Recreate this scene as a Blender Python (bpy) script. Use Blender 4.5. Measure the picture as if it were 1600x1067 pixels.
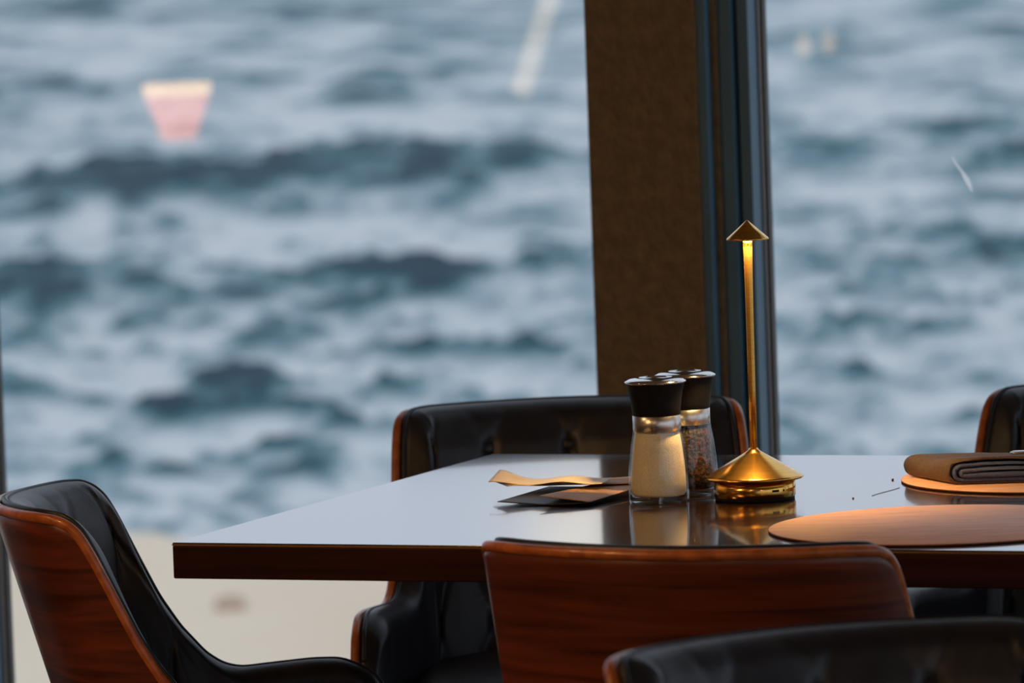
import bpy, bmesh, math, random
import numpy as np
from mathutils import Vector, Matrix

random.seed(7); np.random.seed(7)
SC = bpy.context.scene; COL = SC.collection
for _o in list(bpy.data.objects): bpy.data.objects.remove(_o)

# ------------------------------------------------------------------ camera
CAM_Z, PITCH, ROLL, FPX = 1.444, .0785, .036, 9135.0
cd = bpy.data.cameras.new('camera'); cam = bpy.data.objects.new('camera', cd); COL.objects.link(cam)
F = Vector((0, math.cos(PITCH), -math.sin(PITCH))); R0 = Vector((1, 0, 0)); U0 = R0.cross(F)
Rv = R0*math.cos(ROLL) - U0*math.sin(ROLL); Uv = R0*math.sin(ROLL) + U0*math.cos(ROLL)
M = Matrix((Rv, Uv, -F)).transposed().to_4x4(); M.translation = Vector((0, 0, CAM_Z))
cam.matrix_world = M
cd.sensor_width = 36; cd.lens = FPX/1600*36; cd.clip_start = .1; cd.clip_end = 6000
cd.dof.use_dof = True; cd.dof.focus_distance = 6.45; cd.dof.aperture_fstop = 8.8
SC.camera = cam
SC.view_settings.view_transform = 'Standard'; SC.view_settings.look = 'None'
SC.view_settings.gamma = 1; SC.view_settings.exposure = 0.0; SC.view_settings.use_curve_mapping = False

# ------------------------------------------------------------------ sky
w = bpy.data.worlds.new('overcast_sky'); SC.world = w; w.use_nodes = True
nt = w.node_tree; N = nt.nodes; L = nt.links; N.clear()
out = N.new('ShaderNodeOutputWorld'); bg = N.new('ShaderNodeBackground'); L.new(bg.outputs[0], out.inputs[0])
tc = N.new('ShaderNodeTexCoord'); sp = N.new('ShaderNodeSeparateXYZ'); L.new(tc.outputs['Generated'], sp.inputs[0])
rp = N.new('ShaderNodeValToRGB'); L.new(sp.outputs['Z'], rp.inputs[0])
rp.color_ramp.elements[0].position = 0; rp.color_ramp.elements[0].color = (.66, .72, .84, 1)
rp.color_ramp.elements[1].position = .8; rp.color_ramp.elements[1].color = (.66, .76, .92, 1)
e_ = rp.color_ramp.elements.new(.13); e_.color = (.66, .72, .86, 1)
cn = N.new('ShaderNodeTexNoise'); cn.inputs['Scale'].default_value = 3.5; cn.inputs['Detail'].default_value = 5
mpc = N.new('ShaderNodeMapping'); mpc.inputs['Scale'].default_value = (1, 1, 3); L.new(tc.outputs['Generated'], mpc.inputs[0]); L.new(mpc.outputs[0], cn.inputs[0])
mrc = N.new('ShaderNodeMapRange'); mrc.inputs[1].default_value = .3; mrc.inputs[2].default_value = .7; mrc.inputs[3].default_value = .85; mrc.inputs[4].default_value = 1.12; L.new(cn.outputs['Fac'], mrc.inputs[0])
mxc = N.new('ShaderNodeVectorMath'); mxc.operation = 'SCALE'; L.new(rp.outputs[0], mxc.inputs[0]); L.new(mrc.outputs[0], mxc.inputs['Scale'])
dn = N.new('ShaderNodeVectorMath'); dn.operation = 'DOT_PRODUCT'; nrm = N.new('ShaderNodeVectorMath'); nrm.operation = 'NORMALIZE'; L.new(tc.outputs['Generated'], nrm.inputs[0])
_el, _az = math.radians(6.5), math.radians(.56); dn.inputs[1].default_value = (math.sin(_az)*math.cos(_el), math.cos(_az)*math.cos(_el), math.sin(_el)); L.new(nrm.outputs[0], dn.inputs[0])
pw_ = N.new('ShaderNodeMath'); pw_.operation = 'POWER'; pw_.inputs[1].default_value = 22000; L.new(dn.outputs['Value'], pw_.inputs[0])     # small warm spot added to the sky for a stripe mirrored in the table top
ga = N.new('ShaderNodeVectorMath'); ga.operation = 'SCALE'; ga.inputs[0].default_value = (.70, .46, .12); L.new(pw_.outputs[0], ga.inputs['Scale'])
gs = N.new('ShaderNodeVectorMath'); gs.operation = 'ADD'; L.new(mxc.outputs[0], gs.inputs[0]); L.new(ga.outputs[0], gs.inputs[1]); L.new(gs.outputs[0], bg.inputs[0]); bg.inputs[1].default_value = 1.14

# room axes: e runs along the window wall, n points out through the windows
TH = .385
E_ = Vector((math.cos(TH), -math.sin(TH), 0)); N_ = Vector((math.sin(TH), math.cos(TH), 0))
def RM(e, n, z=0): return E_*e + N_*n + Vector((0, 0, z))

def area(name, loc, size, power, col, rot=(0, 0, 0)):
    l = bpy.data.lights.new(name, 'AREA'); l.energy = power; l.color = col; l.size = size; l.shape = 'DISK'
    o = bpy.data.objects.new(name, l); COL.objects.link(o); o.location = loc; o.rotation_euler = rot
    return o

# ------------------------------------------------------------------ helpers
def link(name, me, mats, parent=None, smooth=True, loc=None):
    for m in (mats if isinstance(mats, (list, tuple)) else [mats]): me.materials.append(m)
    if smooth:
        me.polygons.foreach_set('use_smooth', [True]*len(me.polygons))
    o = bpy.data.objects.new(name, me); COL.objects.link(o)
    if parent: o.parent = parent
    if loc is not None: o.location = loc
    return o
def tag(o, label=None, cat=None, group=None, kind=None):
    if label: o['label'] = label
    if cat: o['category'] = cat
    if group: o['group'] = group
    if kind: o['kind'] = kind
    return o
def empty(name, loc=(0, 0, 0), rz=0):
    o = bpy.data.objects.new(name, None); COL.objects.link(o); o.location = loc; o.rotation_euler = (0, 0, rz); o.empty_display_size = .05
    return o
def mesh_py(name, vs, fs, mi=None):
    me = bpy.data.meshes.new(name); me.from_pydata([tuple(v) for v in vs], [], fs); me.update()
    if mi: me.polygons.foreach_set('material_index', mi)
    return me
def recalc(me):
    bm = bmesh.new(); bm.from_mesh(me); bmesh.ops.recalc_face_normals(bm, faces=bm.faces); bm.to_mesh(me); bm.free(); me.update(); return me
def lathe(name, prof, seg=64, close=False):
    vs, fs, rings = [], [], []
    for r, z in prof:
        if r < 1e-6: rings.append([len(vs)]); vs.append((0, 0, z))
        else:
            rings.append(list(range(len(vs), len(vs)+seg)))
            vs += [(r*math.cos(2*math.pi*i/seg), r*math.sin(2*math.pi*i/seg), z) for i in range(seg)]
    pr = list(zip(rings[:-1], rings[1:]))
    if close: pr.append((rings[-1], rings[0]))
    for a, b in pr:
        for i in range(seg):
            j = (i+1) % seg
            if len(a) == 1 and len(b) == 1: continue
            if len(a) == 1: fs.append((a[0], b[j], b[i]))
            elif len(b) == 1: fs.append((a[i], a[j], b[0]))
            else: fs.append((a[i], a[j], b[j], b[i]))
    return recalc(mesh_py(name, vs, fs))
def box(name, x0, x1, y0, y1, z0, z1, bev=0, seg=2):
    bm = bmesh.new(); bmesh.ops.create_cube(bm, size=1)
    for v in bm.verts: v.co = Vector(((x0+x1)/2+v.co.x*(x1-x0), (y0+y1)/2+v.co.y*(y1-y0), (z0+z1)/2+v.co.z*(z1-z0)))
    if bev: bmesh.ops.bevel(bm, geom=bm.edges[:], offset=bev, segments=seg, affect='EDGES', profile=.5)
    me = bpy.data.meshes.new(name); bm.to_mesh(me); bm.free(); return me
def room_box(name, e0, e1, n0, n1, z0, z1, mats, bev=0, parent=None):
    me = box(name, e0, e1, n0, n1, z0, z1, bev)
    o = link(name, me, mats, parent, smooth=False); 
    if not parent: o.rotation_euler = (0, 0, -TH)
    return o
def tube(name, pts, rad, seg=10, cap=True):
    pts = [Vector(p) for p in pts]; rads = rad if isinstance(rad, (list, tuple)) else [rad]*len(pts)
    vs, fs = [], []; up = None
    for i, p in enumerate(pts):
        t = (pts[min(i+1, len(pts)-1)]-pts[max(i-1, 0)]).normalized()
        if up is None: up = t.orthogonal().normalized()
        a = (up-t*up.dot(t)).normalized(); up = a; b = t.cross(a)
        vs += [p+(a*math.cos(2*math.pi*k/seg)+b*math.sin(2*math.pi*k/seg))*rads[i] for k in range(seg)]
    for i in range(len(pts)-1):
        for k in range(seg):
            fs.append((i*seg+k, i*seg+(k+1) % seg, (i+1)*seg+(k+1) % seg, (i+1)*seg+k))
    if cap: fs.append(tuple(range(seg))[::-1]); fs.append(tuple((len(pts)-1)*seg+k for k in range(seg)))
    return recalc(mesh_py(name, vs, fs))
def sup_slab(name, hw, hd, z0, z1, n=3.2, rnd=.02, seg=72, crown=0, cy=0):
    """rounded slab on a superellipse plan"""
    prof = []
    for k in range(9):
        a = math.pi/2*k/8; prof.append((1-math.cos(a), math.sin(a)))   # inset fraction, rise fraction
    rings = []
    H = z1-z0; r = min(rnd, H/2)
    lev = [(r*(1-math.sin(math.pi/2*k/6)), z0+r*(1-math.cos(math.pi/2*k/6))) for k in range(7)]
    lev += [(r*(1-math.cos(math.pi/2*k/6)), z1-r*(1-math.sin(math.pi/2*k/6))) for k in range(7)]
    vs, fs = [], []
    for ins, z in lev:
        row = []
        for i in range(seg):
            t = 2*math.pi*i/seg; c, s = math.cos(t), math.sin(t)
            row.append(len(vs)); vs.append(((hw-ins)*math.copysign(abs(c)**(2/n), c), cy+(hd-ins)*math.copysign(abs(s)**(2/n), s), z))
        rings.append(row)
    base = len(lev)-1; last = [vs[i] for i in rings[-1]]
    for q in (.85, .6, .35, .15):
        row = []
        for (x, y, z) in last: row.append(len(vs)); vs.append((x*q, cy+(y-cy)*q, z1+crown*(1-q*q)))
        rings.append(row)
    for a, b in zip(rings[:-1], rings[1:]):
        for i in range(seg): j = (i+1) % seg; fs.append((a[i], a[j], b[j], b[i]))
    fs.append(tuple(rings[0])[::-1]); fs.append(tuple(rings[-1]))
    return recalc(mesh_py(name, vs, fs))

# ------------------------------------------------------------------ materials
def mat(name, col, rough=.5, metal=0, spec=.5, coat=0, coat_r=.1, emit=None, es=0):
    m = bpy.data.materials.new(name); m.use_nodes = True; b = m.node_tree.nodes['Principled BSDF']
    b.inputs['Base Color'].default_value = (*col, 1); b.inputs['Roughness'].default_value = rough; b.inputs['Metallic'].default_value = metal
    b.inputs['Specular IOR Level'].default_value = spec; b.inputs['Coat Weight'].default_value = coat; b.inputs['Coat Roughness'].default_value = coat_r
    if emit: b.inputs['Emission Color'].default_value = (*emit, 1); b.inputs['Emission Strength'].default_value = es
    return m
def noise_col(m, c1, c2, scale=(10, 10, 10), detail=6, p=(.35, .65), bump=0, bscale=None, bdist=.002, dist=0, rough=None, ntype='noise'):
    t = m.node_tree; Nn = t.nodes; Ll = t.links; b = Nn['Principled BSDF']
    co = Nn.new('ShaderNodeTexCoord'); mp = Nn.new('ShaderNodeMapping'); mp.inputs['Scale'].default_value = scale
    Ll.new(co.outputs['Object'], mp.inputs[0]); n = Nn.new('ShaderNodeTexNoise'); n.inputs['Scale'].default_value = 1; n.inputs['Detail'].default_value = detail
    n.inputs['Distortion'].default_value = dist; Ll.new(mp.outputs[0], n.inputs[0])
    r = Nn.new('ShaderNodeValToRGB'); r.color_ramp.elements[0].position = p[0]; r.color_ramp.elements[1].position = p[1]
    r.color_ramp.elements[0].color = (*c1, 1); r.color_ramp.elements[1].color = (*c2, 1)
    Ll.new(n.outputs['Fac'], r.inputs[0]); Ll.new(r.outputs[0], b.inputs['Base Color'])
    if bump:
        bn = Nn.new('ShaderNodeTexNoise'); bn.inputs['Scale'].default_value = 1; bn.inputs['Detail'].default_value = 3
        mp2 = Nn.new('ShaderNodeMapping'); mp2.inputs['Scale'].default_value = bscale or scale; Ll.new(co.outputs['Object'], mp2.inputs[0]); Ll.new(mp2.outputs[0], bn.inputs[0])
        bp = Nn.new('ShaderNodeBump'); bp.inputs['Strength'].default_value = bump; bp.inputs['Distance'].default_value = bdist
        Ll.new(bn.outputs['Fac'], bp.inputs['Height']); Ll.new(bp.outputs[0], b.inputs['Normal'])
    if rough:
        mr = Nn.new('ShaderNodeMapRange'); mr.inputs[3].default_value, mr.inputs[4].default_value = rough
        Ll.new(n.outputs['Fac'], mr.inputs[0]); Ll.new(mr.outputs[0], b.inputs['Roughness'])
    return m
leather = noise_col(mat('black_leather', (.01, .01, .012), .40, spec=.5), (.009, .009, .012), (.016, .016, .020), (40, 40, 40), bump=.35, bscale=(260, 260, 260), bdist=.0006)
wood = noise_col(mat('walnut_veneer', (.1, .02, .005), .38, coat=.25, coat_r=.25), (.046, .0075, .0020), (.175, .032, .007), (3.5, 3.5, 62), detail=7, p=(.33, .68), dist=1.1)
wood_edge = noise_col(mat('plywood_edge', (.4, .12, .03), .38, coat=.3), (.30, .07, .012), (.52, .15, .03), (60, 60, 60))
table_wood = noise_col(mat('dark_table_wood', (.03, .01, .006), .16, spec=.3, coat=.72, coat_r=.05), (.010, .0035, .0022), (.030, .010, .006), (3, 55, 55), detail=6, bump=.04, bscale=(6, 120, 120), bdist=.0004)
table_side = noise_col(mat('table_edge_wood', (.03, .01, .006), .6, spec=.15), (.018, .004, .003), (.040, .008, .005), (4, 60, 90))
table_line = mat('table_edge_line', (.22, .11, .05), .7, spec=.1)
black_metal = mat('black_metal', (.015, .015, .016), .4, .6)
brass = noise_col(mat('brushed_brass', (.75, .45, .12), .17, 1), (.72, .39, .075), (.82, .48, .11), (30, 30, 400))
brass.node_tree.nodes['Principled BSDF'].inputs['Anisotropic'].default_value = .55
steel = noise_col(mat('brushed_steel', (.7, .68, .66), .30, 1), (.62, .60, .58), (.72, .70, .68), (20, 20, 300))
steel_bright = steel.copy(); steel_bright.name = 'polished_steel'; steel_bright.node_tree.nodes['Principled BSDF'].inputs['Roughness'].default_value = .10
plastic = noise_col(mat('matt_black_plastic', (.01, .01, .011), .55, spec=.10), (.008, .008, .009), (.013, .013, .014), (60, 60, 60))
glass = mat('clear_glass', (1, 1, 1), .0); glass.node_tree.nodes['Principled BSDF'].inputs['Transmission Weight'].default_value = 1; glass.node_tree.nodes['Principled BSDF'].inputs['IOR'].default_value = 1.45
salt = noise_col(mat('salt_grains', (.8, .72, .6), .8), (.86, .70, .46), (.95, .82, .60), (500, 500, 500), detail=2, bump=.6, bscale=(700, 700, 700), bdist=.0008)
pepper = noise_col(mat('peppercorns', (.05, .02, .01), .6), (.004, .003, .002), (.075, .022, .009), (260, 260, 260), detail=1, p=(.42, .62), bump=1, bscale=(260, 260, 260), bdist=.003)
mat_leather = noise_col(mat('tan_placemat_leather', (.5, .25, .14), .5, spec=.2), (.68, .36, .235), (.80, .47, .32), (14, 70, 14), bump=.15, bscale=(200, 200, 200), bdist=.0005)
mat_edge = mat('placemat_cut_edge', (.10, .025, .008), .6)
kraft = noise_col(mat('kraft_paper', (.5, .28, .15), .6), (.46, .26, .14), (.58, .35, .2), (30, 30, 30))
cream = noise_col(mat('cream_paper', (.8, .55, .32), .55), (.85, .66, .44), (.92, .78, .56), (25, 25, 25))
black_card = mat('black_card', (.02, .016, .014), .5)
cloth_brown = noise_col(mat('brown_cloth', (.12, .07, .04), .7), (.075, .048, .038), (.11, .07, .052), (300, 300, 300), bump=.3, bscale=(900, 900, 900), bdist=.0004)
cloth_grey = noise_col(mat('slate_cloth', (.08, .08, .12), .75), (.045, .065, .15), (.065, .09, .20), (300, 300, 300), bump=.3, bscale=(900, 900, 900), bdist=.0004)
cloth_tan = noise_col(mat('tan_cloth_edge', (.3, .2, .07), .6), (.22, .13, .05), (.32, .21, .09), (200, 200, 200))
plaster = noise_col(mat('textured_taupe_paint', (.2, .15, .1), .75), (.150, .110, .055), (.215, .155, .080), (45, 45, 45), bump=.8, bscale=(110, 110, 70), bdist=.006)
frame_blue = noise_col(mat('blue_grey_window_frame', (.1, .16, .2), .5), (.055, .150, .230), (.070, .175, .26), (8, 8, 8))
frame_dark = mat('dark_frame_gasket', (.012, .016, .016), .5)
frame_lip = mat('grey_aluminium_lip', (.28, .25, .24), .4, .3)
room_paint = noise_col(mat('warm_room_paint', (.3, .2, .13), .8), (.30, .20, .13), (.34, .23, .15), (2, 2, 2))
floor_m = noise_col(mat('brown_floor_boards', (.12, .06, .03), .45), (.08, .04, .02), (.14, .07, .035), (2, 30, 2))
sand = noise_col(mat('pale_sand', (.6, .48, .36), .9), (.80, .61, .43), (.90, .72, .53), (.35, .12, 1), detail=8, p=(.3, .7))
stone = noise_col(mat('beach_stone', (.3, .2, .15), .9), (.50, .35, .25), (.60, .43, .32), (3, 3, 3))
def glow(name, c, s): return mat(name, (.02, .02, .02), .5, emit=c, es=s)
pane_m = bpy.data.materials.new('window_glass'); pane_m.use_nodes = True
t_ = pane_m.node_tree; t_.nodes.clear(); o_ = t_.nodes.new('ShaderNodeOutputMaterial'); mx = t_.nodes.new('ShaderNodeMixShader'); tr = t_.nodes.new('ShaderNodeBsdfTransparent'); gl = t_.nodes.new('ShaderNodeBsdfGlossy'); fr = t_.nodes.new('ShaderNodeFresnel')
fr.inputs[0].default_value = 1.5; gl.inputs['Roughness'].default_value = 0.0; tr.inputs[0].default_value = (.97, .985, .98, 1)
ge_ = t_.nodes.new('ShaderNodeNewGeometry'); io_ = t_.nodes.new('ShaderNodeMapRange'); io_.inputs[3].default_value = 1.5; io_.inputs[4].default_value = 1/1.5
t_.links.new(ge_.outputs['Backfacing'], io_.inputs[0]); t_.links.new(io_.outputs[0], fr.inputs[0])
t_.links.new(fr.outputs[0], mx.inputs[0]); t_.links.new(tr.outputs[0], mx.inputs[1]); t_.links.new(gl.outputs[0], mx.inputs[2]); t_.links.new(mx.outputs[0], o_.inputs[0])

jar_m = pane_m.copy(); jar_m.name = 'thin_jar_glass'; jar_m.node_tree.nodes['Glossy BSDF'].inputs['Roughness'].default_value = .02
# ------------------------------------------------------------------ room shell
WN = 7.56                                     # window plane along n
EL, ER, NB, CZ = -7.1, 2.9, -5.6, 2.75
tag(room_box('floor', EL, ER, NB, WN+.25, -.12, 0, floor_m), kind='structure')
tag(room_box('ceiling', EL, ER, NB, WN+.25, CZ, CZ+.12, room_paint), kind='structure')
tag(room_box('wall_left', EL-.15, EL, NB, WN+.25, 0, CZ, room_paint), kind='structure')
tag(room_box('wall_right', ER, ER+.15, NB, WN+.25, 0, .5, room_paint), kind='structure')
tag(room_box('wall_back', EL, ER, NB-.15, NB, 0, CZ, room_paint), kind='structure')
tag(room_box('wall_front', EL, ER, WN-.06, WN+.16, 0, .16, plaster), kind='structure')      # low upstand below the glass
MOD = 1.194; PW = .163; FW = .066
k0 = -2; wi = 0; 
for k in range(-3, 7):
    pe = -2.904 + MOD*k                       # left edge of a pillar
    if pe < EL+.2 or pe > ER-.5: continue
    wi += 1
    p = tag(room_box('trim_%d' % wi, pe, pe+PW, WN-.092, WN+.05, .16, CZ, plaster, bev=.004), kind='structure')
    # window to the right of this pillar: frame (stepped mouldings) and a pane
    wroot = tag(empty('window_%d' % wi, (0, 0, 0), -TH), kind='structure')
    g0 = pe+PW; g1 = pe+PW+FW; g2 = pe+MOD
    steps = [(0, .012, -.088, frame_blue), (.012, .021, -.070, plaster), (.021, .040, -.062, frame_blue), (.040, .044, -.044, frame_dark), (.044, .060, -.050, frame_blue), (.060, .063, -.014, frame_lip), (.063, .066, -.006, frame_dark)]
    for a, b, d, m in steps:
        f = room_box('frame_moulding', g0+a, g0+b, WN+d, WN+.012, .16, CZ, m, bev=.0012, parent=wroot)
    room_box('bottom_rail', g1, g2, WN-.03, WN+.05, .16, .21, frame_blue, bev=.003, parent=wroot)
    room_box('top_rail', g1, g2, WN-.03, WN+.05, CZ-.06, CZ, frame_blue, bev=.003, parent=wroot)
    pn = room_box('pane', g1-.001, g2+.001, WN, WN+.006, .2, CZ-.05, pane_m, parent=wroot)
    if k == 0: WIN_R = wroot

for k in range(7):                            # glazed side of the room, out of the frame to the right
    n0 = NB+k*1.9
    if k: tag(room_box('trim_%d' % (wi+k), ER, ER+.15, n0-.08, n0+.08, .5, CZ, plaster), kind='structure')
    wroot = tag(empty('window_%d' % (wi+1+k), (0, 0, 0), -TH), kind='structure')
    room_box('frame_sill', ER+.03, ER+.12, n0+.08, n0+1.82, .5, .55, frame_blue, parent=wroot)
    room_box('frame_head', ER+.03, ER+.12, n0+.08, n0+1.82, CZ-.05, CZ, frame_blue, parent=wroot)
    room_box('pane', ER+.07, ER+.076, n0+.08, n0+1.82, .55, CZ-.05, pane_m, parent=wroot)

# pale smear on the right pane
sm = []
smear_m = mat('dried_splash', (.9, .95, .98), .8)
_t = smear_m.node_tree; _tl = _t.nodes.new('ShaderNodeBsdfTranslucent'); _tl.inputs[0].default_value = (.9, .95, 1, 1); _mx = _t.nodes.new('ShaderNodeMixShader'); _mx.inputs[0].default_value = .85
_t.links.new(_t.nodes['Principled BSDF'].outputs[0], _mx.inputs[1]); _t.links.new(_tl.outputs[0], _mx.inputs[2]); _t.links.new(_mx.outputs[0], _t.nodes['Material Output'].inputs[0])
P0 = Vector((E_.dot(Vector((.617, 7.907, 0))), WN-.0015, 1.029))
_sp = [(-.013, .022, .0008), (-.007, .011, .0014), (.001, .001, .0018), (.006, -.008, .0036), (.010, -.016, .0030), (.014, -.026, .0006)]
_v = []; 
for dx_, dz_, w_ in _sp: _v += [P0+Vector((dx_-w_, 0, dz_)), P0+Vector((dx_+w_, 0, dz_+w_*.3))]
me = mesh_py('smear', _v, [(2*i, 2*i+1, 2*i+3, 2*i+2) for i in range(5)])
link('splash_mark', me, smear_m, WIN_R)

# ceiling lights (out of the frame, they light the room)
for i, (e, n) in enumerate([(-4.6, 1.2), (-4.4, 4.2), (-1.4, 1.2), (1.6, 1.6), (-1.6, -2.2)]):
    p = RM(e, n, CZ)
    t = tag(empty('ceiling_light', (p.x, p.y, CZ)), 'round warm ceiling downlight number %s from the windows' % ['five', 'one', 'three', 'two', 'four'][i], 'light', 'ceiling downlights')
    t['label'] = ['warm round downlight over the left rear of the room', 'warm round downlight near the left windows', 'warm round downlight over the middle of the room', 'warm round downlight over the right of the room', 'warm round downlight near the back wall'][i]
    link('trim_ring', lathe('ring', [(.09, -.001), (.105, -.001), (.105, -.012), (.09, -.012)], 32, True), black_metal, t)
    link('diffuser', lathe('diff', [(0, -.004), (.088, -.004), (.088, -.001), (0, -.001)], 32), glow('warm_diffuser', (1, .62, .30), 8), t)
    area('downlight', (p.x, p.y, CZ-.02), .17, [34, 15, 12, 12, 14][i], (1, .60, .30))

pd = tag(empty('pendant_lamp', (-1.05, 5.2, 1.62)), 'warm pendant lamp hanging to the left of the dining table', 'lamp')
link('shade', lathe('sh', [(.03, .16), (.06, .15), (.13, .03), (.14, .0), (.137, .0), (.127, .028), (.057, .146), (.03, .156)], 40, True), brass, pd)
link('bulb', lathe('bl', [(0, .02), (.03, .03), (.04, .06), (.03, .09), (.012, .12), (0, .125)], 24), glow('warm_bulb', (1, .55, .2), 30), pd)
link('cord', tube('cd', [(0, 0, .15), (0, 0, CZ-1.62)], .003, 8), plastic, pd)
pl = bpy.data.lights.new('pendant_bulb', 'POINT'); pl.energy = 9.5; pl.color = (1, .56, .20); pl.shadow_soft_size = .05
po = bpy.data.objects.new('pendant_bulb', pl); COL.objects.link(po); po.parent = pd; po.location = (0, 0, -.03)

# ------------------------------------------------------------------ outside: sand, sea
def vnoise(x, y, seed):
    xi = np.floor(x).astype(np.int64); yi = np.floor(y).astype(np.int64); fx = x-xi; fy = y-yi
    fx = fx*fx*(3-2*fx); fy = fy*fy*(3-2*fy)
    def h(a, b):
        n = (a*374761393+b*668265263+seed*1442695041) & 0x7fffffff
        n = ((n ^ (n >> 13))*1274126177) & 0x7fffffff
        return ((n ^ (n >> 16)) & 0xffff)/65535.0
    return (h(xi, yi)*(1-fx)+h(xi+1, yi)*fx)*(1-fy)+(h(xi, yi+1)*(1-fx)+h(xi+1, yi+1)*fx)*fy
SEA_Z = -4.5
# wave faces that mirror less sky, painted dark, and pale foam drifts on the water: centre x, y, half width, half depth in metres, strength
PATCHES = [(-9.51,118.7,1.23,8.3,1.0),(-7.71,117.0,1.41,6.6,1.0),(-6.03,119.5,1.44,7.9,1.0),(-4.24,120.8,1.46,7.5,0.9),(-2.03,123.3,1.08,7.8,1.0),(-1.15,114.9,1.01,4.9,1.0),(0.27,123.5,0.68,6.2,0.8),(-4.63,107.5,1.30,3.0,0.5),(-14.44,176.9,2.13,11.5,0.7),(-7.71,178.3,0.98,12.9,0.7),(-4.22,171.0,1.12,10.8,0.7),(-1.94,187.0,1.43,11.6,0.7),(-23.57,316.8,6.24,29.6,0.6),(-10.95,277.3,3.64,17.0,0.4),(-4.84,274.2,3.00,19.4,0.4),(-7.58,90.2,0.69,4.2,0.8),(-6.60,90.4,0.79,4.2,1.0),(-6.47,85.2,0.65,2.4,0.8),(-5.04,85.7,0.84,2.7,0.8),(-3.81,84.2,0.65,1.8,0.8),(-2.74,89.1,0.88,2.9,1.0),(-1.78,87.9,0.77,3.4,1.0),(-1.11,86.1,0.66,3.0,0.9),(-2.28,80.4,0.62,2.1,0.6),(0.62,88.8,0.68,2.0,0.6),(-4.64,90.9,0.60,1.8,0.5),(-3.53,75.1,0.49,1.7,1.0),(-3.31,69.2,0.57,1.6,1.0),(-3.15,65.6,0.50,1.0,1.0),(-3.96,66.5,0.44,1.1,1.0),(-4.94,67.3,0.29,0.8,0.9),(-4.17,62.7,0.34,0.7,1.0),(-4.30,60.6,0.40,0.6,1.0),(-3.65,59.6,0.39,0.5,0.8),(-2.49,61.3,0.57,1.0,1.0),(-2.14,59.5,0.52,0.7,1.0),(-1.94,64.4,0.25,1.2,0.9),(-2.43,65.9,0.32,1.0,0.9),(-1.25,67.9,0.52,1.9,0.8),(-2.74,57.1,0.50,0.5,0.7),(-1.77,55.6,0.43,0.4,0.6),(-2.95,56.0,0.37,0.3,0.6),(-3.45,55.0,0.36,0.3,0.5),(-5.63,75.4,0.49,1.0,0.4),(-4.78,79.3,0.52,1.2,0.4),(-0.81,73.2,0.48,1.2,0.5),(-1.88,70.8,0.39,0.9,0.5),(0.39,72.7,0.48,1.4,0.5),(-1.18,104.3,0.80,2.8,0.4),(0.31,103.4,0.68,2.4,0.4),(6.91,121.3,1.20,6.0,0.5),(9.32,121.5,0.73,8.2,0.8),(10.34,117.3,0.51,7.6,0.9),(7.04,87.4,0.96,3.4,0.8),(5.11,85.6,0.75,2.2,0.6),(5.30,99.3,0.65,2.2,0.4),(3.86,63.0,0.38,0.8,0.9),(3.12,61.8,0.41,0.6,0.7),(5.18,66.5,0.58,1.1,0.8),(4.22,66.4,0.36,1.0,0.7),(3.80,67.5,0.37,0.8,0.5),(16.98,199.9,1.75,22.1,0.5),(12.05,194.5,1.28,12.6,0.4),(5.48,74.5,0.73,1.2,0.4),(3.93,73.1,0.48,1.0,0.4),(4.38,61.7,0.41,0.5,0.5),(-2.95,63.1,0.31,1.0,-1.0),(-5.91,85.9,0.24,1.4,-0.8),(-2.49,84.8,0.46,1.9,-0.7),(-0.17,68.3,0.21,1.4,-1.0),(-5.05,66.1,0.51,1.1,-0.5),(-5.33,104.9,1.38,3.7,-0.3),(-2.08,97.4,1.60,4.4,-0.4),(-1.37,142.7,2.34,7.5,-0.4),(-4.58,145.4,2.39,9.7,-0.3),(-6.40,98.2,1.94,3.6,-0.3),(-1.12,61.7,0.34,0.7,-0.3),(6.02,108.1,1.07,4.3,-0.4),(7.38,107.2,0.70,3.2,-0.4),(7.86,155.0,1.02,26.6,-0.3),(4.47,64.0,0.42,1.1,-0.4),(0.01,79.3,0.69,2.9,-0.4),(-4.33,71.4,0.55,0.9,-0.3),(-1.68,76.7,0.50,1.5,-0.5),(-5.91,72.5,0.48,1.6,-0.4),(-3.27,58.5,0.38,0.5,-0.5),(-1.56,57.3,0.38,0.6,-0.4)]
rows = 520; cols = 620
Y = np.exp(np.linspace(math.log(52.5), math.log(2600), rows)); 
cs = np.linspace(-1, 1, cols); A = .16*cs+.55*cs**5
YY, AA = np.meshgrid(Y, A, indexing='ij'); XX = AA*YY
lY = np.log(YY)
wob = 1.6*(vnoise(XX/1.3, lY*20, 5)-.5)
def field(sx, sy, seed): return vnoise(XX/sx/(YY/80)**.6+.9*lY*3, lY*sy, seed)-.5
fine = np.clip(85/YY, .25, 1)
fo = .80+.42*field(1.5, 16, 1)+.55*field(.75, 40, 2)+fine*(.62*field(.38, 75, 3)+.50*field(.2, 130, 4)+.3*field(.1, 200, 6))
pw = field(.5, 40, 9)*1.0; pv = field(.6, 30, 10)*1.4; 
for (cx, cy, rx, ry, a) in PATCHES:
    near = (np.abs(YY-cy) < ry*3.5) & (np.abs(XX-cx) < rx*3.5)
    if not near.any(): continue
    u = (XX[near]-cx)/rx+pw[near]; v = (YY[near]-cy)/ry+pv[near]
    fo[near] -= .70*a*np.exp(-(u*u+v*v)*.9)
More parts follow.
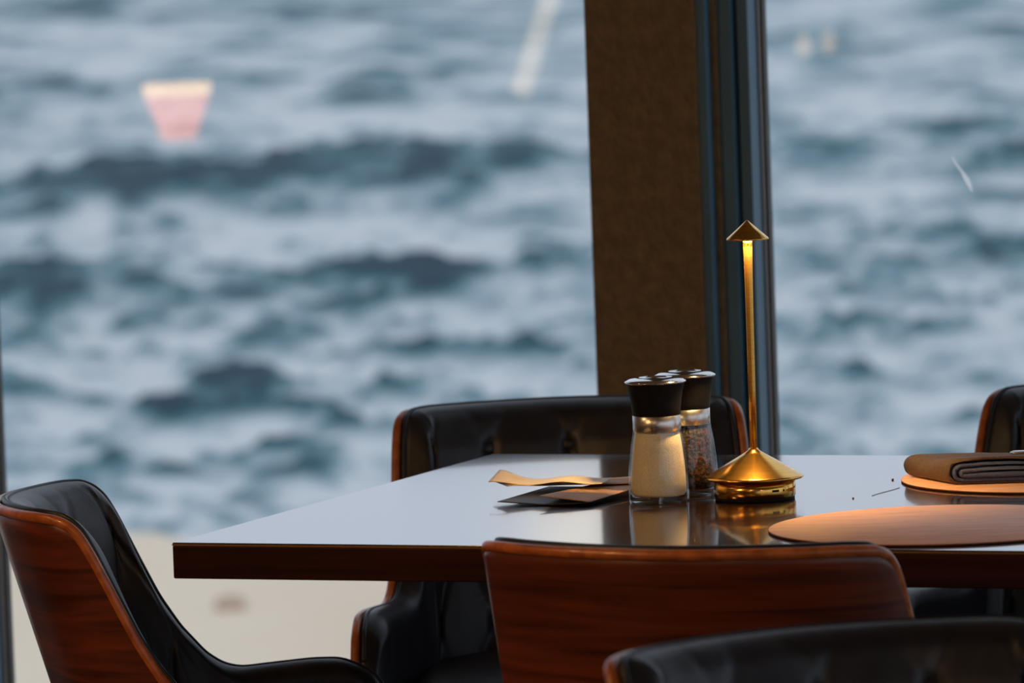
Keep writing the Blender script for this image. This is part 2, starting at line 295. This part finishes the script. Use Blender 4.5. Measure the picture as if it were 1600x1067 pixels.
# far to either side the same swell runs on in long broken bands
side = np.clip((np.abs(XX)-.09*YY)/(.02*YY), 0, 1)
for yc in (66, 88, 117, 173, 240): fo -= side*.4*np.exp(-((YY-yc-yc*.03*wob)/(yc*.035))**2)
fo = np.clip(fo, 0, 1)
ZZ = SEA_Z+(.30*(1-fo)*np.clip(YY/90, .3, 1.5)+.08*field(1.0, 60, 11))*np.clip((YY-54)/7, 0, 1)+.10*field(1.6, 14, 12)*np.clip((64-YY)/8, 0, 1)
XW = XX; verts = np.stack([XW, YY, ZZ], -1).reshape(-1, 3)
idx = np.arange(rows*cols).reshape(rows, cols)
quads = np.stack([idx[:-1, :-1], idx[:-1, 1:], idx[1:, 1:], idx[1:, :-1]], -1).reshape(-1, 4)
me = bpy.data.meshes.new('sea'); me.vertices.add(len(verts)); me.vertices.foreach_set('co', verts.ravel().astype(np.float32))
me.loops.add(quads.size); me.loops.foreach_set('vertex_index', quads.ravel().astype(np.int32)); me.polygons.add(len(quads))
me.polygons.foreach_set('loop_start', np.arange(0, quads.size, 4, dtype=np.int32)); me.update(calc_edges=True)
at = me.attributes.new('foam', 'FLOAT', 'POINT'); at.data.foreach_set('value', fo.ravel().astype(np.float32))  # foam cover, with the dimmer wave faces painted in as low values
sea_m = mat('foamy_sea_water', (.1, .2, .25), .6, spec=.04)
t_ = sea_m.node_tree; an = t_.nodes.new('ShaderNodeAttribute'); an.attribute_name = 'foam'; r = t_.nodes.new('ShaderNodeValToRGB'); t_.links.new(an.outputs['Fac'], r.inputs[0])
cr = r.color_ramp; cr.elements[0].position = .0; cr.elements[0].color = (.006, .040, .065, 1); cr.elements[1].position = 1; cr.elements[1].color = (.68, .67, .66, 1)
for p_, c_ in ((.22, (.025, .090, .112)), (.45, (.12, .225, .255)), (.66, (.34, .42, .445)), (.85, (.54, .57, .57))): q = cr.elements.new(p_); q.color = (*c_, 1)
t_.links.new(r.outputs[0], t_.nodes['Principled BSDF'].inputs['Base Color'])
sea = link('sea_water', me, sea_m); tag(sea, 'choppy teal sea with pale foam filling the view through the windows', 'sea', kind='stuff')

# beach
by = [9.4, 12, 20, 35, 45, 52, 56, 62]; bz = [-1.3, -1.9, -2.9, -4.0, -4.3, -4.44, -4.54, -4.8]
bx = np.linspace(-60, 60, 121); vs = []; fs = []
by2 = np.linspace(9.4, 62, 90); bz2 = np.interp(by2, by, bz)
for j, y in enumerate(by2):
    for x in bx: vs.append((x, y, bz2[j]+.05*(vnoise(np.array(x*.8), np.array(y*.6), 21)-.5)))
for j in range(89):
    for i in range(120): a = j*121+i; fs.append((a, a+1, a+122, a+121))
beach = link('beach_sand', mesh_py('beach', vs, fs), sand); tag(beach, 'pale beige sand below the windows in front of the sea', 'sand', kind='stuff')
bm = bmesh.new(); bmesh.ops.create_icosphere(bm, subdivisions=3, radius=1)
for v in bm.verts: v.co *= 1+.25*(vnoise(np.array(v.co.x*1.7+9), np.array(v.co.y*1.7+v.co.z*2+9), 3)-.5); v.co = Vector((v.co.x*.13, v.co.y*.12, v.co.z*.085))
me = bpy.data.meshes.new('stone'); bm.to_mesh(me); bm.free()
st = link('beach_stone', me, stone, loc=(-2.35, 47.0, -4.31)); tag(st, 'small brownish stone lying on the sand beyond the left window', 'stone')

# ------------------------------------------------------------------ dining table
TZ = .75
FL = Vector((-.372, 6.24, 0)); TL, TW, TT = 1.75, .915, .039
def TP(a, b, z=TZ): return FL+E_*a+N_*b+Vector((0, 0, z))      # a along the front edge, b towards the window
tb = tag(empty('dining_table', FL+E_*TL/2+N_*TW/2, -TH), 'dark glossy wooden dining table laid with mills, brass lamp and placemats', 'table')
link('table_top', box('top', -TL/2, TL/2, -TW/2, TW/2, TZ-.0015, TZ, .0006), table_wood, tb, False)
link('edge_line', box('line', -TL/2-.0004, TL/2+.0004, -TW/2-.0004, TW/2+.0004, TZ-.0034, TZ-.0015), table_line, tb, False)
link('table_edge', box('slab', -TL/2-.0004, TL/2+.0004, -TW/2-.0004, TW/2+.0004, TZ-TT, TZ-.0034, .0015), table_side, tb, False)
for sx in (-.42, .42):
    col = link('pedestal', tube('ped', [(sx, 0, .02), (sx, 0, TZ-TT)], .04, 32), black_metal, tb)
    link('foot_plate', sup_slab('foot', .22, .22, 0, .02, rnd=.006, n=8), black_metal, col)
    link('mounting_plate', sup_slab('mount', .15, .15, TZ-TT-.008, TZ-TT, rnd=.003, n=8), black_metal, col)
    for c_ in col.children:
        for v in c_.data.vertices: v.co.x += sx

# ------------------------------------------------------------------ dining chair
CP = [(0, 0), (.07, .008), (.13, .027), (.175, .048), (.207, .074), (.221, .105), (.229, .14), (.241, .18), (.256, .225), (.270, .28), (.280, .35)]
HF = [(0, .784), (.055, .784), (.078, .782), (.092, .776), (.101, .765), (.109, .735), (.118, .688), (.126, .648), (.138, .611), (.155, .580), (.170, .566), (.188, .560), (.272, .564), (.305, .563), (.324, .554), (.338, .543), (.350, .51)]
def catmull(P, n):
    P = [Vector((p[0], p[1])) for p in P]; Q = [Vector((-P[1].x, P[1].y))]+P+[P[-1]*2-P[-2]]; o = []
    for i in range(1, len(Q)-2):
        for k in range(n):
            t = k/n; a, b, c, d = Q[i-1:i+3]
            o.append(.5*((2*b)+(c-a)*t+(2*a-5*b+4*c-d)*t*t+(3*b-a-3*c+d)*t**3))
    o.append(Q[-2]); return o
half = catmull(CP, 12); full = [Vector((-p.x, p.y)) for p in half[::-1]]+half[1:]
NU = 241
acc = [0]
for a, b in zip(full[:-1], full[1:]): acc.append(acc[-1]+(b-a).length)
tot = acc[-1]; _s = np.linspace(0, tot, 2000); _py = np.interp(_s, acc, [p.y for p in full])
_d = np.cumsum(1+3.5*np.exp(-((_py-.123)/.03)**2)+1.5*np.exp(-((_py-.34)/.02)**2)); _d = (_d-_d[0])/(_d[-1]-_d[0]); S = np.interp(np.linspace(0, 1, NU), _d, _s)
PX = np.interp(S, acc, [p.x for p in full]); PY = np.interp(S, acc, [p.y for p in full])
ARC = S-tot/2
TX = np.gradient(PX, S); TY = np.gradient(PY, S); ln = np.hypot(TX, TY); OX, OY = TY/ln, -TX/ln     # outward normal
HH = np.interp(PY, [h[0] for h in HF], [h[1] for h in HF])
kern = np.array([1, 4, 6, 4, 1])/16.; HH = np.convolve(np.pad(HH, 2, 'edge'), kern, 'valid')
ZB = .405
def recl(z): return -.285*(max(z, .43)-.6)
def shell_mesh():
    T = .0115; vs, fs, mi = [], [], []; nv = 26
    n = 2*nv
    for i in range(NU):
        ztop = HH[i]; 
        for side in (0, 1):
            for j in range(nv):
                q = j/(nv-1); 
                if side: q = 1-q
                z = ZB+(ztop-ZB)*q
                edge = .0022*max(0, (q-.985)/.015)
                off = (0 if side == 0 else -T)+( -edge if side == 0 else edge)
                x = PX[i]+OX[i]*off; y = PY[i]+OY[i]*off+recl(z)
                vs.append((x, y, z))
    for i in range(NU-1):
        for j in range(n):
            k = (j+1) % n
            fs.append((i*n+j, (i+1)*n+j, (i+1)*n+k, i*n+k)); mi.append(1 if j in (nv-1,) else 0)
    fs.append(tuple(range(n))[::-1]); mi.append(1); fs.append(tuple((NU-1)*n+k for k in range(n))); mi.append(1)
    return recalc(mesh_py('shell', vs, fs, mi))
BP = .117                                   # button pitch
def puff(a, z):
    q = (z-.733)/.105; s1 = a/BP+q/2; s2 = a/BP-q/2
    d = (abs(math.sin(math.pi*s1))*abs(math.sin(math.pi*s2)))
    c1 = abs(s1-round(s1)); c2 = abs(s2-round(s2))
    p = 1-.42*math.exp(-(c1/.055)**2)-.42*math.exp(-(c2/.055)**2)-.9*math.exp(-(c1*c1+c2*c2)/.012)
    return .0075*p+.004*d
def pad_T(i, z):
    end = min(1, max(0, (PY[0]-PY[i])/.035)) if PY[i] > .305 else 1
    ztop = HH[i]+.006; r = .022; base = .030
    k = 1.0
    if z > ztop-r: k = math.sqrt(max(0, 1-((z-(ztop-r))/r)**2))
    if z < ZB+.05: k = min(k, max(.2, (z-ZB)/.05))
    fade = min(1, max(0, (ztop-z)/.05))*min(1, max(0, (HH[i]-.6)/.06))
    return (base*k+puff(ARC[i], z)*fade)*(.35+.65*math.sqrt(end))
def pad_mesh():
    vs, fs = [], []; nv = 64; nb = 10
    for i in range(NU):
        ztop = HH[i]+.006; z0 = ZB+.01
        loop = []
        for j in range(nb): loop.append((-.0125, z0+(ztop-.004-z0)*j/(nb-1)))
        for j in range(nv):
            q = j/(nv-1); q = 1-q; q = 1-(1-q)**1.6 if False else q
            # more rows near the rounded top
            zz = z0+(ztop-z0)*(1-(1-q)**1.35) if q > 0 else z0
            loop.append((-.0125-.001-pad_T(i, zz), zz))
        for off, z in loop: vs.append((PX[i]+OX[i]*off, PY[i]+OY[i]*off+recl(z), z))
    n = nv+nb
    for i in range(NU-1):
        for j in range(n):
            k = (j+1) % n; fs.append((i*n+j, (i+1)*n+j, (i+1)*n+k, i*n+k))
    fs.append(tuple(range(n))[::-1]); fs.append(tuple((NU-1)*n+k for k in range(n)))
    return recalc(mesh_py('pad', vs, fs))
def surf_pt(a, z, extra=0):
    i = int(round(np.interp(a, ARC, range(NU)))); off = -.0135-pad_T(i, z)-extra
    return Vector((PX[i]+OX[i]*off, PY[i]+OY[i]*off+recl(z), z)), Vector((-OX[i], -OY[i], .25)).normalized()
button_me = lathe('button', [(0, .0075), (.004, .0072), (.008, .0055), (.0118, .001), (.0118, -.004), (0, -.004)], 24)
def make_chair():
    t = empty('dining_chair')
    link('wooden_shell', shell_mesh(), [wood, wood_edge], t)
    rim = [(PX[i]-OX[i]*.0050, PY[i]-OY[i]*.0050+recl(HH[i]), HH[i]-.0015) for i in range(NU)]
    link('edge_band', tube('rim', rim, .0060, 10), wood_edge, t)
    pad = link('padded_back', pad_mesh(), leather, t)
    idx = [i for i in range(NU)]
    pts = [(PX[i]-OX[i]*.0155, PY[i]-OY[i]*.0155+recl(HH[i]), HH[i]+.004) for i in idx]
    link('piping', tube('pipe', pts, .0032, 8), leather, pad)
    for row in range(0, 3):
        z = .733-.105*row
        for m in range(-3, 4):
            a = (m+(.5 if row % 2 else 0))*BP
            if abs(a) > (.25 if row == 0 else .29): continue
            i = int(round(np.interp(a, ARC, range(NU))))
            if HH[i] < z+.03: continue
            p, nn = surf_pt(a, z)
            b = link('button', button_me if button_me.users == 0 else button_me, [] , pad)
            b.location = p; b.rotation_euler = nn.to_track_quat('Z', 'Y').to_euler()
    link('seat_cushion', sup_slab('cushion', .205, .205, .40, .485, rnd=.03, crown=.012, cy=.235, n=3.4), leather, t)
    link('seat_pan', sup_slab('pan', .215, .215, .383, .405, rnd=.006, cy=.235, n=3.4), [wood], t)
    for sx in (-1, 1):
        for f0, f1 in ((.10, .03), (.37, .43)):
            link('leg', tube('leg', [(sx*.15, f0, .385), (sx*.19, f1, .0)], [.017, .010], 14), wood, t)
    return t
button_me.materials.append(leather)
def copy_tree(o, parent=None):
    c = o.copy(); COL.objects.link(c); c.parent = parent
    for ch in [x for x in bpy.data.objects if x.parent == o]: copy_tree(ch, c)
    return c
# back-centre position at arm height and the direction each chair faces (degrees from +X)
CH = [((.146, 5.725), 67, 'walnut-backed dining chair seen from behind, pushed up to the near side of the table'),
      ((.066, 7.35), -89, 'black tufted dining chair across the table, directly behind the mills and lamp'),
      ((-.526, 6.40), 0, 'dining chair in profile at the left end of the table, walnut side, black padding'),
      ((.250, 5.01), -66, 'blurred black leather dining chair nearest the camera, facing it at lower right'),
      ((.812, 7.27), -111, 'black dining chair cut by the right edge of the photo, across the table')]
proto = make_chair()
for i, (p, deg, lab) in enumerate(CH):
    o = proto if i == 0 else copy_tree(proto)
    o.location = (p[0], p[1], 0); o.rotation_euler = (0, 0, math.radians(deg-90))
    if i == 2: o.scale = (.86, 1, 1)
    tag(o, lab, 'chair', 'walnut and black leather dining chairs')

# ------------------------------------------------------------------ salt and pepper mills
def make_mill(name, fill_mat, label, loc, fill_h):
    t = empty(name, loc); tag(t, label, 'mill' if name != 'salt_mill' else 'mill', 'glass grinding mills')
    g = [(0, .0025), (.029, .0012), (.0325, .0), (.0335, .004), (.0335, .022), (.0325, .040), (.0300, .062), (.0275, .076), (.0268, .082), (.0268, .086),
         (.0250, .086), (.0250, .082), (.0258, .076), (.0283, .062), (.0307, .040), (.0316, .022), (.0314, .010), (.029, .007), (0, .0065)]
    jar = link('glass_jar', lathe('jar', g, 72), jar_m, t)
    f = [(0, .0075), (.028, .0080), (.0302, .0112), (.0306, .022), (.0298, .040), (.0275, .062)]
    f = [q for q in f if q[1] < fill_h]+[(np.interp(fill_h, [.040, .062, .080], [.0298, .0275, .0248]), fill_h), (.012, fill_h+.003), (0, fill_h+.004)]
    link('seasoning_fill', lathe('fill', f, 64), fill_mat, jar)
    link('steel_collar', lathe('collar', [(.0255, .080), (.0262, .0795), (.0268, .0802), (.0268, .0970), (.0260, .0975), (.0240, .0975)], 64), steel, t)
    link('black_grip', lathe('grip', [(0, .0972), (.0262, .0972), (.0270, .0990), (.0274, .105), (.0286, .115), (.0304, .125), (.0320, .1320), (.0322, .1332), (0, .1332)], 64), plastic, t)
    link('steel_cap', lathe('cap', [(0, .1330), (.0325, .1330), (.0345, .1342), (.0342, .1352), (.029, .1378), (.022, .1392), (.0185, .1396), (.0175, .1382), (.010, .1372), (0, .1370)], 72), steel_bright, t)
    return t
MS = Vector((.1575, 6.472, TZ)); MPp = Vector((.1925, 6.540, TZ))
make_mill('salt_mill', salt, 'glass grinder filled with pale salt, black top, in front of the dark grinder', MS, .0785)
make_mill('pepper_mill', pepper, 'glass grinder filled with dark peppercorns, behind the salt and beside the brass lamp', MPp, .0765)

# ------------------------------------------------------------------ brass table lamp
LP = Vector((.2640, 6.470, TZ))
lp = tag(empty('table_lamp', LP), 'slim brass table lamp with pointed cap, beside the salt and pepper mills', 'lamp')
lp.rotation_euler = (0, math.radians(.2), 0); lp.scale = (1, 1, 1.018)
link('rubber_foot', lathe('foot', [(0, 0), (.044, 0), (.0445, .0015), (.044, .0035), (0, .0035)], 72), plastic, lp)
bs = link('base', lathe('base', [(0, .003), (.0445, .003), (.0455, .004), (.0455, .0225), (0, .0225)], 96), brass, lp)
link('base_cone', lathe('cone', [(0, .0215), (.046, .0215), (.0535, .0225), (.0548, .0238), (.0545, .0250), (.0525, .0262), (.030, .0395), (.0125, .0495), (.0068, .0530), (.0045, .0560), (0, .0560)], 96), brass, lp)
brass_satin = brass.copy(); brass_satin.name = 'satin_brass'; brass_satin.node_tree.nodes['Principled BSDF'].inputs['Roughness'].default_value = .33; brass_satin.node_tree.nodes['Principled BSDF'].inputs['Anisotropic'].default_value = 0
link('pole', lathe('pole', [(0, .054), (.0040, .054), (.0040, .12), (.0041, .20), (.0045, .25), (.0050, .278), (.0053, .2865), (0, .2865)], 40), brass_satin, lp)
link('cap', lathe('cap', [(.0, .2895), (.0180, .2885), (.0222, .2835), (.0232, .2838), (.0236, .2848), (.0228, .2858), (.0012, .3045), (0, .3050)], 72), brass, lp)
link('diffuser', lathe('dif', [(.0058, .2862), (.0170, .2862), (.0170, .2870), (.0058, .2870)], 40, True), glow('warm_led', (1, .60, .20), 90), lp)
for a, w_, nm in ((-62, .0042, 'charging_port'), (-48, .0010, 'indicator_hole')):
    a = math.radians(a); o = link(nm, box(nm, -.0006, .0006, -w_, w_, -.0012, .0012, .0004), plastic, bs)
    o.location = (.0455*math.cos(a), .0455*math.sin(a), .0118); o.rotation_euler = (0, 0, a)
for k in range(6):
    a = math.pi/3*k
    pl = bpy.data.lights.new('cap_led', 'SPOT'); pl.energy = 1.2; pl.color = (1, .60, .20); pl.shadow_soft_size = .002; pl.spot_size = math.radians(120); pl.spot_blend = .6
    po = bpy.data.objects.new('cap_led', pl); COL.objects.link(po); po.parent = lp; po.location = (.013*math.cos(a), .013*math.sin(a), .2825)

# ------------------------------------------------------------------ placemats, napkin, fork
def placemat(loc, label):
    r = .183; T = .0028
    me = lathe('mat', [(0, 0), (r-.001, 0), (r, .0006), (r, T-.0006), (r-.001, T), (0, T)], 128)
    me.materials.clear()
    o = link('placemat', me, [mat_leather, mat_edge]); o.location = loc
    for p in me.polygons:
        c = p.center
        if math.hypot(c.x, c.y) > r-.0012 and p.normal.z < .5: p.material_index = 1
    tag(o, label, 'placemat', 'round tan leather placemats'); return o
placemat((.446, 6.128, TZ+.0002), 'round tan leather placemat lying empty near the front edge of the table')
placemat((.618, 6.585, TZ+.0002), 'round tan leather placemat under the folded napkin at the right')
PM = TZ+.0032
nk = empty('folded_napkin', (.483, 6.510, PM)); tag(nk, 'thick folded brown and slate cloth napkin on the farther placemat', 'napkin')
nk.rotation_euler = (0, 0, math.radians(-3))
def fold(name, path, thick, d0, d1, m, shear=(-.047, .105), sag=.002):
    """sheet of cloth following a (x,z) path, extruded towards the back"""
    P = [Vector(p) for p in path]; nP = len(P); vs, fs = [], []; ND = 14
    nor = []
    for i in range(nP):
        t = (P[min(i+1, nP-1)]-P[max(i-1, 0)]).normalized(); nor.append(Vector((-t.y, t.x)))
    loop = [P[i]+nor[i]*thick/2 for i in range(nP)]+[P[i]-nor[i]*thick/2 for i in range(nP-1, -1, -1)]
    for k in range(ND+1):
        q = d0+(d1-d0)*k/ND
        for i, p in enumerate(loop):
            wv = sag*math.sin(q*9+p.x*25)*(1 if p.y > .01 else 0)
            vs.append((p.x+shear[0]*q, shear[1]*q, max(p.y*(1-.12*q)+wv, .0004)))
    n = len(loop)
    for k in range(ND):
        for i in range(n): j = (i+1) % n; fs.append((k*n+i, k*n+j, (k+1)*n+j, (k+1)*n+i))
    fs.append(tuple(range(n))[::-1]); fs.append(tuple(ND*n+i for i in range(n)))
    return link(name, recalc(mesh_py(name, vs, fs)), m, nk)
def uturn(x0, x1, zl, zh, n=12):
    r = (zh-zl)/2; o = [(x1-(x1-x0-r)*k/10, zl) for k in range(10)]
    o += [(x0+r-r*math.sin(math.pi*k/n), zl+r-r*math.cos(math.pi*k/n)) for k in range(n+1)]
    o += [(x0+r+(x1-x0-r)*k/10, zh+.001*math.sin(k)) for k in range(1, 11)]
    return o
fold('outer_fold', uturn(0, .30, .0016, .0262), .0030, 0, 1, cloth_brown)
fold('middle_fold', uturn(.006, .29, .0052, .0205), .0034, -.02, .97, cloth_grey)
fold('inner_fold', uturn(.013, .28, .0098, .0150), .0038, -.035, .95, cloth_grey)

fk = empty('fork', (.555, 6.535, PM+.0292)); tag(fk, 'steel fork lying across the top of the folded napkin', 'fork'); fk.rotation_euler = (0, 0, math.radians(6))
def strip(name, secs, parent):
    vs, fs = [], []; n = 12
    for x, w_, h, z in secs:
        for k in range(n): a = 2*math.pi*k/n; vs.append((x, w_*math.cos(a), z+h*math.sin(a)))
    for i in range(len(secs)-1):
        for k in range(n): fs.append((i*n+k, i*n+(k+1) % n, (i+1)*n+(k+1) % n, (i+1)*n+k))
    fs.append(tuple(range(n))[::-1]); fs.append(tuple((len(secs)-1)*n+k for k in range(n)))
    return link(name, recalc(mesh_py(name, vs, fs)), steel, parent)
strip('handle', [(0, .004, .0012, .002), (.004, .008, .002, .0022), (.05, .008, .002, .0022), (.09, .0045, .002, .0025), (.12, .004, .002, .004)], fk)
strip('neck', [(.12, .004, .002, .004), (.135, .011, .0014, .0035), (.15, .0125, .0012, .002)], fk)
for k in range(4): 
    o = strip('tine', [(.149, .0018, .0012, .002), (.18, .0015, .001, .0025), (.19, .0005, .0005, .004)], fk); o.location.y = -.0096+.0064*k

# ------------------------------------------------------------------ paper leaflets by the mills
def sheet(name, loc, rz, L_, W_, zf, m, label, T=.0006):
    nx, ny = 28, 10; vs, fs = [], []
    for s in (0, 1):
        for i in range(nx+1):
            for j in range(ny+1):
                x = L_*i/nx; y = W_*(j/ny-.5); vs.append((x, y, zf(i/nx, j/ny)+T*s))
    n1 = (nx+1)*(ny+1)
    for i in range(nx):
        for j in range(ny):
            a = i*(ny+1)+j; fs.append((a, a+ny+1, a+ny+2, a+1)); fs.append((n1+a, n1+a+1, n1+a+ny+2, n1+a+ny+1))
    bd = [i*(ny+1) for i in range(nx+1)]+[nx*(ny+1)+j for j in range(1, ny+1)]+[i*(ny+1)+ny for i in range(nx-1, -1, -1)]+[j for j in range(ny-1, 0, -1)]
    for a, b in zip(bd, bd[1:]+bd[:1]): fs.append((a, b, b+n1, a+n1))
    o = link(name, recalc(mesh_py(name, vs, fs)), m); o.location = loc; o.rotation_euler = (0, 0, rz); tag(o, label, 'leaflet', 'paper leaflets beside the mills'); return o
sheet('paper_leaflet', (.026, 6.474, TZ), math.radians(66.7), .150, .106, lambda u, v: .0006+.004*u+.006*abs(v-.45)*(1-u), black_card, 'black card, lowest of the papers left of the salt grinder', .0008)
sheet('paper_leaflet', (.052, 6.470, TZ), math.radians(64), .160, .062, lambda u, v: .0042+.003*u+.012*(v-.0)*(1-u)*.5, kraft, 'kraft leaflet pointing one corner forwards over the black card')
sheet('paper_leaflet', (-.020, 6.590, TZ), math.radians(14), .190, .070, lambda u, v: .0108+.0015*math.sin(u*6)+.004*math.exp(-(u/.15)**2), kraft, 'long kraft leaflet running behind the salt grinder')
sheet('paper_leaflet', (-.026, 6.605, TZ), math.radians(-12), .130, .062, lambda u, v: .0158+.0016*math.sin(u*11+.8)+.007*math.exp(-(u/.14)**2)*(.2+v), cream, 'cream curling leaflet on top of the papers left of the salt grinder')

# crumbs and a hair on the table
crumb_m = mat('toast_crumb', (.12, .05, .03), .7)
for (x, y, s, lab) in [(.427, 6.615, .0016, 'dark crumb on the table just left of the farther placemat'), (.371, 6.434, .0012, 'reddish crumb on the bare table right of the lamp')]:
    bm = bmesh.new(); bmesh.ops.create_icosphere(bm, subdivisions=2, radius=s)
    for v in bm.verts: v.co *= random.uniform(.75, 1.2); v.co.z *= .7
    me = bpy.data.meshes.new('crumb'); bm.to_mesh(me); bm.free(); o = link('crumb', me, crumb_m, loc=(x, y, TZ+s*.6)); tag(o, lab, 'crumb', 'crumbs on the table')
hp = [(.393+.036*k/10, 6.454+.076*k/10+.002*math.sin(k*.6), TZ+.0004) for k in range(11)]
o = link('hair', tube('hair', hp, .00028, 6), mat('dark_hair', (.04, .03, .04), .5)); tag(o, 'thin dark hair lying on the table between lamp and far placemat', 'hair')

# ------------------------------------------------------------------ lights behind the camera that show as reflections in the panes
def rmloc(e, n, z=0): return RM(e, n, z)
q = rmloc(-6.6, 1.13)
stt = tag(empty('side_table', (q.x, q.y, 0)), 'small round dark side table carrying the cup-shaped orange lamp', 'table')
link('top', lathe('t', [(0, .772), (.20, .772), (.203, .778), (.203, .790), (.20, .794), (0, .794)], 48), table_wood, stt)
link('stem', lathe('s', [(0, .0), (.16, 0), (.16, .012), (.02, .03), (.018, .772), (0, .772)], 40), black_metal, stt)
cl = tag(empty('cup_lamp', (q.x, q.y, .7945)), 'orange cup-shaped lamp reflected in the upper left window', 'lamp')
link('shade', lathe('sh', [(0, .004), (.045, .004), (.085, .118), (.083, .118), (.043, .008), (0, .008)], 40), glow('orange_shade', (1, .19, .03), 7), cl)
link('glowing_rim', lathe('gr', [(.078, .118), (.090, .118), (.090, .150), (.078, .150)], 40, True), glow('cream_glow', (1, .56, .22), 10), cl)
q = rmloc(-6.6, -1.30)
fl = tag(empty('floor_lamp', (q.x, q.y, 0)), 'leaning floor lamp with a long cream glowing tube, reflected above the pillar', 'lamp')
link('base', lathe('b', [(0, 0), (.14, 0), (.14, .015), (.02, .03), (0, .03)], 40), black_metal, fl)
link('pole', tube('p', [(0, 0, .02), (0, 0, .80)], .010, 12), black_metal, fl)
dx = E_*.137
link('glowing_tube', tube('g', [Vector((0, 0, .80)), Vector((0, 0, .80))+dx*1.5+Vector((0, 0, .56))], .030, 20), glow('cream_tube', (1, .74, .46), 3.6), fl)
for j, (n_, z_, lab) in enumerate([(-3.93, .836, 'small glass candle light reflected in the right window, left of its twin'), (-4.20, .819, 'small glass candle light reflected in the right window, right of its twin')]):
    q = rmloc(-6.6, n_)
    c_ = tag(empty('candle_light', (q.x, q.y, .745)), lab, 'candle', 'candle lights on the sideboard')
    link('cup', lathe('c', [(0, 0), (.025, 0), (.03, .05), (.027, .05), (.022, .006), (0, .006)], 24), glass, c_)
    link('flame', lathe('f', [(0, .055), (.016, .065), (.03, .09), (.02, .12), (0, .15)], 20), glow('flame_glow', (1, .60, .28), 3.5), c_)
q = rmloc(-6.6, -4.06)
sb = tag(empty('sideboard', (q.x, q.y, 0), -TH), 'dark sideboard against the left wall carrying two candle lights', 'sideboard')
link('body', box('sb', -.22, .22, -.4, .4, .08, .745, .004), table_side, sb, False)
for sx in (-.17, .17):
    for sy in (-.35, .35): link('leg', box('lg', sx-.02, sx+.02, sy-.02, sy+.02, 0, .08), black_metal, sb, False)
